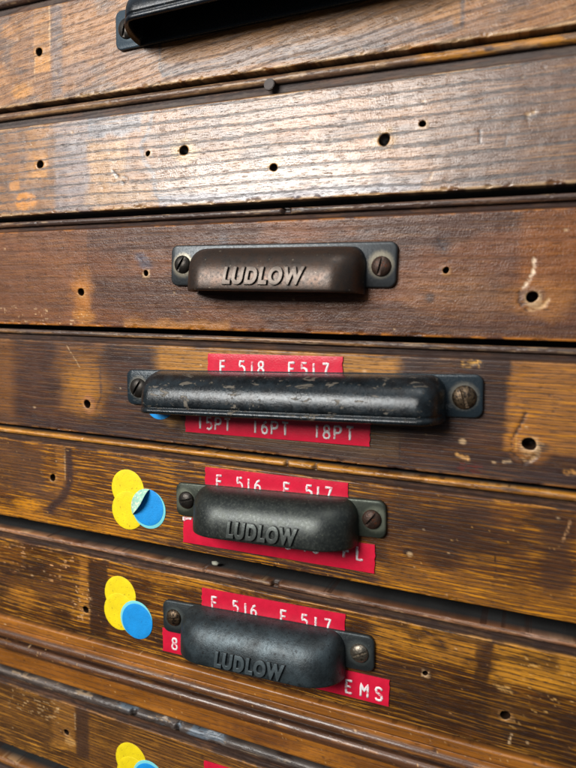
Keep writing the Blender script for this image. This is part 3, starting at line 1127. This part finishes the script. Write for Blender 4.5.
def paint6(u, v):
    P = Paint(u, v, 6)
    P.c[:] = rgb(76, 45, 21)
    P.col(sst(0.42, 0.6, P.nz(18, 7)), rgb(102, 61, 24), 0.7)
    P.rough[:] = 0.36
    P.peb[:] = 0.32
    P.gold[:] = 0.7
    P.col(P.rct(-118, -72, -88, -72, 3, 4, 8), rgb(74, 48, 32), 0.6)
    P.to('gold', P.rct(-118, -80, -82, -70, 2, 3), 0.35)
    dv = P.rct(-72.6, -64.8, -94, -65, 0.6, 1.6, 3)
    P.col(dv, rgb(52, 35, 28), 0.7)
    P.to('gold', dv, 0.05)
    P.col(P.rct(-77, -73, -88, -66, 0.8, 1.2), rgb(176, 118, 56), 0.6)
    P.flecks(P.rct(-112, -78, -76, -65, 2, 2), rgb(214, 160, 108), 0.8, 0.69, 0.9, 4)
    P.flecks(P.rct(-80, -72, -88, -74, 1, 1), rgb(224, 176, 126), 0.7, 0.66, 0.95, 1.5)
    P.col(P.ell(-103, -85, 6, 4, 0.5), rgb(190, 124, 50), 0.5)
    g = P.rct(28, 57, -73, -64, 1.5, 2.5, 5)
    P.col(g, rgb(166, 112, 46), 0.8)
    g2 = P.rct(60.2, 92, -75, -64, 1.0, 1.6, 5)
    P.col(g2, rgb(172, 118, 46), 0.85)
    P.to('gold', P.ell(64.3, -83.5, 5.4, 5.6, 0.3, 0.3), 0.9)
    P.col(P.ell(64.3, -83.5, 5.4, 5.4, 0.3, 0.35), rgb(150, 100, 44), 0.6)
    d = P.rct(56.2, 60.2, -90, -65, 0.5, 1.4, 3)
    P.col(d, rgb(62, 42, 30), 0.65)
    P.to('gold', d, 0.1)
    dk = P.rct(26, 92, -93, -76, 3, 4, 9)
    P.col(dk, rgb(48, 31, 22), 0.75)
    P.to('gold', P.rct(30, 92, -94, -76, 3, 3), 0.3)
    dm = sst(0.55, 0.66, P.nz(14, 4))
    P.col(dm, rgb(50, 32, 22), 0.7)
    P.to('gold', dm, 0.2)
    drag(P, [(42, -65.4), (46, -67), (47.4, -68.4)], 0.7, 0.2, rgb(70, 46, 34), 0.8, 0.5)
    drag(P, [(61.8, -76.4), (65.6, -76.8)], 1.3, 0.2, rgb(220, 170, 100), 0.8, 0.5)
    drag(P, [(65.6, -91.4), (66.2, -88.6)], 0.5, 0.1, PALE, 0.8)
    P.flecks(P.rct(66, 92, -86, -66, 2, 2), rgb(206, 160, 96), 0.5, 0.73, 0.8, 4)
    P.flecks(np.ones_like(u), rgb(190, 140, 84), 0.5, 0.80, 0.6, 2.5)
    P.col(P.ell(-35, -66, 20, 2.4, 0.5, 0.6), rgb(178, 118, 46), 0.6)
    edges(P, -64.2, -93.7, rgb(206, 150, 76), 0.95)
    pits(P, -65, -93, 70, 6)
    return P


def paint7(u, v):
    P = Paint(u, v, 7)
    P.c[:] = rgb(84, 55, 29)
    P.col(sst(0.42, 0.6, P.nz(18, 7)), rgb(116, 76, 36), 0.7)
    P.rough[:] = 0.45
    P.peb[:] = 0.35
    P.gold[:] = 0.45
    P.col(P.rct(-90, -79.4, -139, -121, 1.2, 2), rgb(136, 92, 46), 0.7)
    dv = P.rct(-79, -73, -140, -121, 0.9, 1.2)
    P.col(dv, rgb(62, 44, 36), 0.75)
    P.to('gold', dv, 0.05)
    P.to('gold', P.rct(-118, -84, -146, -138, 1.5, 2), 0.95)
    P.col(P.ell(-81.8, -135.4, 2.6, 1.6, 0.3, 0.4), rgb(196, 150, 92), 0.85)
    drag(P, [(-79.4, -124), (-79.4, -130)], 0.6, 0.1, PALE, 0.6, 0.3)
    P.flecks(P.rct(-110, -86, -130, -122, 2, 2), rgb(200, 164, 116), 0.7, 0.66, 0.8)
    edges(P, -121.2, -145.8, rgb(190, 130, 60), 0.9)
    pits(P, -122, -145, 40, 7)
    return P


def paint8(u, v):
    P = Paint(u, v, 8)
    P.c[:] = rgb(110, 70, 34)
    P.col(sst(0.42, 0.6, P.nz(18, 7)), rgb(92, 58, 32), 0.7)
    P.gold[:] = 0.6
    P.peb[:] = 0.4
    edges(P, -158, -185, TAN)
    return P


def bead_paint(seed, base, worn, amt=0.5, extra=None, rough=0.42, notch=()):
    def f(u, v):
        P = Paint(u, v, seed)
        P.c[:] = base
        P.col(sst(amt, amt + 0.16, P.nz(18, 0.9)), worn, 0.85)
        P.col(sst(0.64, 0.70, P.nz(6, 0.5)), PALE, 0.3)
        P.col(sst(0.62, 0.70, P.nz(12, 0.6)), DARK, 0.7)
        P.rough[:] = rough
        P.peb[:] = 0.4
        P.dy = P.dy + 0.16 * sst(0.64, 0.7, P.nz(1.6, 0.8)) + 0.12 * (P.nz(40, 8) - 0.5)
        for (n0, n1, dep, c) in notch:
            m = P.rct(n0, n1, -999, 999, 0.4, 0.5, 1.5)
            P.dy = P.dy + m * dep
            P.col(m, c, 0.8)
        if extra:
            extra(P)
        return P
    return f


# ------------------------------------------------------------------ cabinet
cab = empty('type_cabinet', (0, 0, -195), 'old dark wooden cabinet carcass with a double beaded rail between its drawers', 'cabinet')
CW = wood('carcass_wood', 21, 0.5, 2.2, 0.35, 0.45, 0.45, 0.6, 1.0, spec=0.5)
CARC = plain('dark_carcass_wood', rgb(46, 36, 30), 0.8, 0, 0.3, 0.2, 0.0001)
bm = bmesh.new()
bmesh.ops.create_cube(bm, size=1.0)
bmesh.ops.scale(bm, vec=(0.46, 0.012, 0.36), verts=bm.verts)
bmesh.ops.bevel(bm, geom=bm.edges[:], offset=0.001, segments=2, affect='EDGES')
o = link('back_panel', bm_done(bm, 'back_panel'), CARC, cab)
o.location = (0, 0.052, 0.195 - 0.03)


def rail_paint(u, v):
    P = Paint(u, v, 15)
    P.c[:] = rgb(136, 84, 34)
    P.col(sst(0.42, 0.62, P.nz(22, 5)), rgb(166, 106, 44), 0.7)
    P.rough[:] = 0.36
    P.peb[:] = 0.25
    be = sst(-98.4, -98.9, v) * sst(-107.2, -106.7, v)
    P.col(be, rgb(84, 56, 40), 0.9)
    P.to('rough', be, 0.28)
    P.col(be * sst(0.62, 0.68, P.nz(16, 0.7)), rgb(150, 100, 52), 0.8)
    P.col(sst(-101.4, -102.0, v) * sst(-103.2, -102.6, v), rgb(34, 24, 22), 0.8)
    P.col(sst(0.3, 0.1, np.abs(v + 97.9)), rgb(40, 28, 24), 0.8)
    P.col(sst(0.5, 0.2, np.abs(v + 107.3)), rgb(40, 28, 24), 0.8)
    P.col(P.ell(-5, -111, 12, 2.4, 0.6, 0.6), rgb(96, 58, 34), 0.6)
    P.col(P.ell(32, -110, 14, 2.0, 0.6, 0.6), rgb(96, 58, 34), 0.6)
    P.flecks(np.ones_like(u), rgb(208, 164, 110), 0.45, 0.80, 0.8, 2)
    pits(P, -94, -114, 60, 15)
    return P


rp = [(14.0, -94.6), (0.6, -94.6), (0.1, -95.0), (0.0, -97.9), (0.5, -98.3)] + arc(0.3, -100.2, 1.75, 92, 268, 12, 1.9) + \
     [(0.75, -102.3)] + arc(0.3, -104.6, 1.95, 92, 268, 12, 1.9) + [(1.0, -107.0), (0.9, -107.5), (0.8, -113.8), (1.2, -114.4), (14.0, -114.4)]
board('moulded_rail', rp, (-114.4, -94.6), rail_paint, CW, cab, (0, 0, -195))

# ------------------------------------------------------------------ drawers
GROUP = 'shallow drawers of the type cabinet'
WOODS = {
    1: wood('tan_oak', 1, 8, 3.0, 0.5, 0.55, 0.55, 1.0, 3.0, gold=rgb(200, 142, 76), spec=0.7),
    2: wood('lined_oak', 2, 0.5, 3.3, 0.85, 0.45, 0.45, 0.85, 1.2, gold=rgb(196, 140, 76), spec=1.0),
    3: wood('pebbled_brown_oak', 3, 0, 4.5, 0.18, 0.45, 0.46, 1.1, 1.2, spec=0.36),
    4: wood('purple_brown_oak', 4, 0, 1.3, 0.55, 0.6, 0.60, 0.7, 1.0, spec=0.40),
    5: wood('golden_streaked_oak', 5, -0.6, 1.05, 0.80, 0.6, 0.55, 0.8, 1.0, gold=rgb(212, 142, 44), spec=0.35),
    6: wood('dark_streaked_oak', 6, -1.0, 1.5, 0.85, 0.6, 0.55, 0.8, 2.0, gold=rgb(212, 146, 52), spec=0.35),
    7: wood('brown_streaked_oak', 7, -1.0, 1.1, 0.75, 0.6, 0.55, 0.8, 1.4, gold=rgb(196, 136, 56), spec=0.35),
    8: wood('warm_oak', 8, 0, 1.6, 0.6, 0.55, 0.50, 0.9, 2.0),
}
BEADW = wood('bead_oak', 12, 0, 1.6, 0.35, 0.6, 0.5, 0.9, 0.6, spec=0.5)
SPEC = {
    # bead top, bead foot, face top, face bottom, depth offset
    1: (124.5, 121.6, 119.0, 88.7, 0.0),
    2: (87.2, 84.8, 82.0, 52.4, 0.5),
    3: (50.2, 48.5, 46.8, 14.8, 0.0),
    4: (13.2, 11.6, 9.6, -21.4, 0.6),
    5: (-22.5, -24.2, -26.1, -54.9, -1.0),
    6: (-60.4, -62.0, -64.2, -93.4, 0.4),
    7: (-115.3, -118.3, -121.2, -145.9, 0.8),
    8: (-151.6, -154.2, -157.0, -186.0, 0.6),
}
LABELS = {
    1: 'tan wooden drawer with a smooth black cup pull, at the top of the picture',
    2: 'pale glossy wooden drawer with empty screw holes and no pull on it',
    3: 'brown pebbled wooden drawer with a browned iron pull and no red tape',
    4: 'purple brown wooden drawer with a long chipped black pull over 15PT 16PT 18PT tape',
    5: 'golden brown drawer with a grey pull, red tape ending FL and a peeling blue dot',
    6: 'dark streaked drawer with a slate pull and red tape ending EMS, above the beaded rail',
    7: 'brown drawer under the double beaded rail with yellow dots partly out of view',
    8: 'lowest drawer, only the bead along its top edge showing',
}
HOLES = {
    1: [(-92.4, 105.0, 1.35)],
    2: [(-92.9, 68.9, 1.35), (-49.4, 69.0, 0.8), (-36.4, 68.9, 1.45), (-6.5, 61.7, 1.1), (25.4, 66.6, 1.5), (35.3, 69.7, 0.85)],
    3: [(-75.3, 26.2, 1.25), (-49.5, 32.2, 0.9), (43.2, 32.2, 0.8), (64.3, 25.5, 1.35)],
    4: [(-73.4, -11.3, 1.35), (65.8, -11.2, 1.6)],
    5: [(-87.1, -38.0, 1.2)],
    6: [(-74.1, -83.8, 1.2), (43.1, -77.6, 0.7), (64.3, -83.9, 1.2)],
    7: [(-83.4, -132.3, 1.1)],
    8: [],
}


def b2x(P):
    P.col(P.rct(34, 86, -999, 999, 3, 4, 6) * sst(0.48, 0.6, P.nz(8, 2)), rgb(186, 126, 48), 0.8)


def b7x(P):
    m = P.rct(-62, -20, -999, 999, 2, 3, 5)
    P.col(m * sst(0.40, 0.55, P.nz(7, 2)), rgb(96, 110, 122), 0.8)
    P.dy = P.dy + 0.45 * m * sst(0.5, 0.66, P.nz(6, 3.5))


def b6x(P):
    P.col(sst(0.5, 0.66, P.nz(12, 2)), rgb(158, 122, 100), 0.6)


BEADS = {
    1: bead_paint(31, rgb(76, 54, 42), rgb(110, 78, 54)),
    2: bead_paint(32, rgb(112, 84, 64), rgb(150, 114, 78), 0.48, b2x),
    3: bead_paint(33, rgb(72, 54, 46), rgb(104, 74, 54), 0.52, None, 0.38, notch=((-3.4, -0.8, 1.8, rgb(30, 22, 20)),)),
    4: bead_paint(34, rgb(84, 66, 56), rgb(140, 100, 60), 0.48),
    5: bead_paint(35, rgb(140, 92, 40), rgb(190, 130, 52), 0.40, None, 0.38, notch=((0, 1.2, 0.8, rgb(60, 44, 34)), (9, 10, 0.6, rgb(60, 44, 34)))),
    6: bead_paint(36, rgb(108, 72, 50), rgb(158, 112, 78), 0.44, b6x, 0.42, notch=((-4, -1.5, 1.4, rgb(30, 24, 22)), (-27.5, -26.5, 0.7, rgb(40, 30, 26)))),
    7: bead_paint(37, rgb(70, 62, 58), rgb(104, 92, 84), 0.5, b7x, 0.42, notch=((-55, -53, 1.0, rgb(30, 26, 24)), (-37, -35.5, 1.0, rgb(30, 26, 24)))),
    8: bead_paint(38, rgb(128, 84, 44), rgb(150, 100, 52)),
}
PAINTS = {1: paint1, 2: paint2, 3: paint3, 4: paint4, 5: paint5, 6: paint6, 7: paint7, 8: paint8}
D = {}
for k in range(1, 9):
    bt, bb, ft, fb, yo = SPEC[k]
    root = empty('drawer', (0, yo, fb), LABELS[k], 'drawer', GROUP)
    D[k] = root
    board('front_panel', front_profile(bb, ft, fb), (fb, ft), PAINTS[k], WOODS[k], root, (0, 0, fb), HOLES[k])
    board('bead_moulding', bead_profile(bt, bb), (bb, bt), BEADS[k], BEADW, root, (0, 0, fb))


def loc(k, u, v, y=0.0):
    return (u, y, v - SPEC[k][3])


# nail in the bead of the pale drawer
bm = bmesh.new()
bmesh.ops.create_cone(bm, cap_ends=True, segments=14, radius1=1.75, radius2=1.6, depth=0.9)
bmesh.ops.bevel(bm, geom=bm.edges[:], offset=0.15, segments=2, affect='EDGES')
bmesh.ops.rotate(bm, cent=(0, 0, 0), matrix=Matrix.Rotation(math.radians(90), 3, 'X'), verts=bm.verts)
bmesh.ops.scale(bm, vec=(S, S, S), verts=bm.verts)
o = link('nail', bm_done(bm, 'nail'), plain('dark_nail_iron', rgb(44, 38, 36), 0.5, 0.5, 0.3, 0.5), D[2])
o.location = Vector(loc(2, -8.0, 84.3, -0.9)) * S

# ---- pulls
h1, s1 = handle(D[1], loc(1, -4.5, 107.6), 1.5, 112.0, 11.8, 94.0, 5.4, 14.0, 8.6, IRON_BLACK_B, (SCREW_DARK, SCREW_DARK), (20, 60, 0, 0), lip=True, n_exp=8.0)
h3, s3 = handle(D[3], loc(3, -4.4, 34.0), -0.5, 70.0, 12.2, 53.5, 4.9, 10.0, 12.2, IRON_BROWN, (SCREW_DARK, SCREW_RUST), (30, 12, 0.3, -0.5))
raised_word(h3, s3, 'LUDLOW', 0.6, 0.9, 4.9, 24.5, IRON_BROWN)
h4, s4 = handle(D[4], loc(4, -1.0, -2.1), 2.3, 110.5, 11.3, 92.0, 5.4, 10.5, 9.6, IRON_BLACK, (SCREW_DARK, SCREW_BRASS), (32, -18, -0.2, -0.3), lip=True, n_exp=6.0)
h5, s5 = handle(D[5], loc(5, -2.6, -36.9), 2.5, 67.0, 10.6, 51.5, 5.2, 10.5, 12.0, IRON_GREY, (SCREW_DARK, SCREW_RUST), (75, 40, 0, 0), n_exp=11.0)
raised_word(h5, s5, 'LUDLOW', 0.75, 0.3, 4.7, 21.8, IRON_GREY)
h6, s6 = handle(D[6], loc(6, -6.3, -76.8), 2.5, 70.5, 10.6, 53.5, 5.2, 10.5, 12.3, IRON_SLATE, (SCREW_BRASS, SCREW_STEEL), (80, 65, 0, 0), n_exp=11.0)
raised_word(h6, s6, 'LUDLOW', 0.9, 0.2, 4.6, 22.6, IRON_SLATE)

# ---- red punched tapes
LM = (RED, WHITE)


def tape(k, corners, rot, text, y=0.0, torn=False):
    """corners: (u left, u right, v bottom, v top) at the strip's middle; text: (char, u, v foot, height)"""
    ul, ur, vb, vt = corners
    cu, cv = (ul + ur) / 2, (vb + vt) / 2
    ca, sa = math.cos(math.radians(rot)), math.sin(math.radians(rot))
    ch = []
    for c, u, v, hh in text:
        du, dv = u - cu, v - cv
        ch.append((c, du * ca + dv * sa, -du * sa + dv * ca, hh))
    p = loc(k, cu, cv, y)
    return label_strip(D[k], (p[0], p[2], p[1]), (ur - ul, vt - vb), rot, ch, LM, torn)


def row(s, u0, u1, v, hh, slope):
    """spread given (char, fraction) along a line"""
    return [(c, u0 + (u1 - u0) * f, v + slope * (u0 + (u1 - u0) * f), hh) for c, f in s]


TH = 3.7
SL = math.tan(math.radians(1.2))
tape(4, (-26.8, 16.2, -0.2, 8.2), 1.2, [(c, u, 2.4 + SL * (u + 5), TH) for c, u in (('F', -21.4), ('5', -15), ('1', -11.7), ('8', -8.8), ('F', 1.1), ('5', 4.8), ('1', 7.8), ('7', 11.3))])
tape(4, (-34.6, 24.8, -16.6, -8.2), 1.2, [(c, u, -15.2 + SL * (u + 5), TH) for c, u in (('1', -29.1), ('5', -25.9), ('P', -22.8), ('T', -19.6), ('1', -10.2), ('6', -7.1), ('P', -3.9), ('T', -0.6), ('1', 9.4), ('8', 12.3), ('P', 15.6), ('T', 19.1))])
tape(5, (-26.2, 19.7, -35.2, -26.9), 0.8, [(c, u, -32.7 + SL * (u + 5), TH) for c, u in (('F', -21.1), ('5', -14.2), ('1', -11.2), ('6', -8.2), ('F', 1.2), ('5', 8.1), ('1', 10.9), ('7', 13.9))])
tape(5, (-33.9, 28.1, -51.8, -43.6), 1.0, [(c, u, -48.1 + SL * (u - 19), TH) for c, u in (('8', 2.0), ('1', 7.4), ('0', 10.6), ('F', 20.0), ('L', 23.9))], torn=True)
tape(6, (-27.6, 19.8, -74.4, -66.1), 1.4, [(c, u, -72.2 + SL * (u + 5), TH) for c, u in (('F', -22.8), ('5', -15.4), ('1', -12), ('6', -9.2), ('F', 0.8), ('5', 7.5), ('1', 11.0), ('7', 14.6))])
tape(6, (-42.1, 33.4, -90.4, -82.6), 0.9, [('8', -37.4, -89.5, TH)] + [(c, u, -88.7 + SL * (u - 26), TH) for c, u in (('E', 21.8), ('M', 26.2), ('S', 30.6))])
tape(7, (-26.0, 22.0, -133.0, -124.6), 1.2, [])


# ---- paper dots
def dots(k, y1, y2, b, off=(0.3, -0.1)):
    r = 6.4
    dot(D[k], loc(k, *y1)[0::2], r, -0.03, YEL, 'upper yellow paper dot', 1)
    dot(D[k], loc(k, *y2)[0::2], r, -0.085, YEL, 'lower yellow paper dot', 2)
    dot(D[k], loc(k, b[0] + off[0], b[1] + off[1])[0::2], r + 0.05, -0.14, CYAN, 'pale cyan dot under the blue one', 3)
    bl = dot(D[k], loc(k, b[0] - off[0] * 0.5, b[1] - off[1] * 0.5)[0::2], r - 0.3, -0.195, BLUE, 'blue paper dot', 4)
    return bl


dots(5, (-55.5, -37.9), (-55.3, -45.2), (-47.4, -43.2), (0.3, -0.4))
dots(6, (-59.5, -75.4), (-59.7, -81.5), (-52.5, -83.1), (-0.25, 0.35))
dots(7, (-55.1, -134.4), (-54.5, -139.4), (-47.5, -139.0), (-0.1, 0.45))
dot(D[4], loc(4, -44.4, -8.6)[0::2], 5.6, -0.05, BLUE, 'blue paper dot almost hidden by the pull', 6)

# the blue dot on the golden drawer is peeling: a curled flap of backing stands up from its left side
bm = bmesh.new()
cx, cz = -47.4, -43.4
rr = 6.5
a0, a1 = math.radians(84), math.radians(206)
NA, NB = 30, 12
A0 = Vector((cx + rr * math.cos(a0), cz + rr * math.sin(a0)))
A1 = Vector((cx + rr * math.cos(a1), cz + rr * math.sin(a1)))
rng = random.Random(8)
g = []
for i in range(NA + 1):
    t = i / NA
    a = a0 + (a1 - a0) * t
    e = Vector((cx + rr * math.cos(a), cz + rr * math.sin(a)))
    c = A0.lerp(A1, t) + Vector((0.9, -0.5)) * math.sin(math.pi * t)
    row_ = []
    for j in range(NB + 1):
        s = j / NB
        p = e.lerp(c, s)
        lift = 2.6 * (s ** 1.4) * math.sin(math.pi * min(1, max(0, t))) ** 0.6 * (1.15 - 0.5 * t)
        wob = 0.15 * math.sin(9 * t + 4 * s)
        row_.append((p.x, -0.26 - lift + wob * s, p.y))
    g.append(row_)
vt = [[bm.verts.new(p) for p in r_] for r_ in g]
vb_ = [[bm.verts.new((p[0], p[1] + 0.12, p[2])) for p in r_] for r_ in g]
for i in range(NA):
    for j in range(NB):
        bm.faces.new((vt[i][j], vt[i + 1][j], vt[i + 1][j + 1], vt[i][j + 1]))
        bm.faces.new((vb_[i][j], vb_[i][j + 1], vb_[i + 1][j + 1], vb_[i + 1][j]))
for i in range(NA):
    bm.faces.new((vt[i][NB], vt[i + 1][NB], vb_[i + 1][NB], vb_[i][NB]))
    bm.faces.new((vt[i + 1][0], vt[i][0], vb_[i][0], vb_[i + 1][0]))
bmesh.ops.remove_doubles(bm, verts=bm.verts, dist=1e-4)
for v in bm.verts:
    v.co = Vector((v.co.x, v.co.y, v.co.z - SPEC[5][3])) * S
link('peeled_flap', bm_done(bm, 'peeled_flap', True), MINT, D[5])

# a crumb lying in the gap above the dark streaked drawer
bm = bmesh.new()
bmesh.ops.create_icosphere(bm, subdivisions=2, radius=1.0)
for v in bm.verts:
    k = 1 + 0.25 * math.sin(7 * v.co.x + 3 * v.co.z) * math.cos(5 * v.co.y)
    v.co = Vector((v.co.x * 1.3, v.co.y * 0.9, v.co.z * 0.7)) * k * S
o = link('crumb', bm_done(bm, 'crumb', True), plain('crumb_dust', rgb(150, 150, 136), 0.8))
o.location = Vector((-24.6, 3.2, -59.3)) * S
o['label'] = 'small pale grey crumb lying in the dark gap above the dark streaked drawer'
o['category'] = 'crumb'
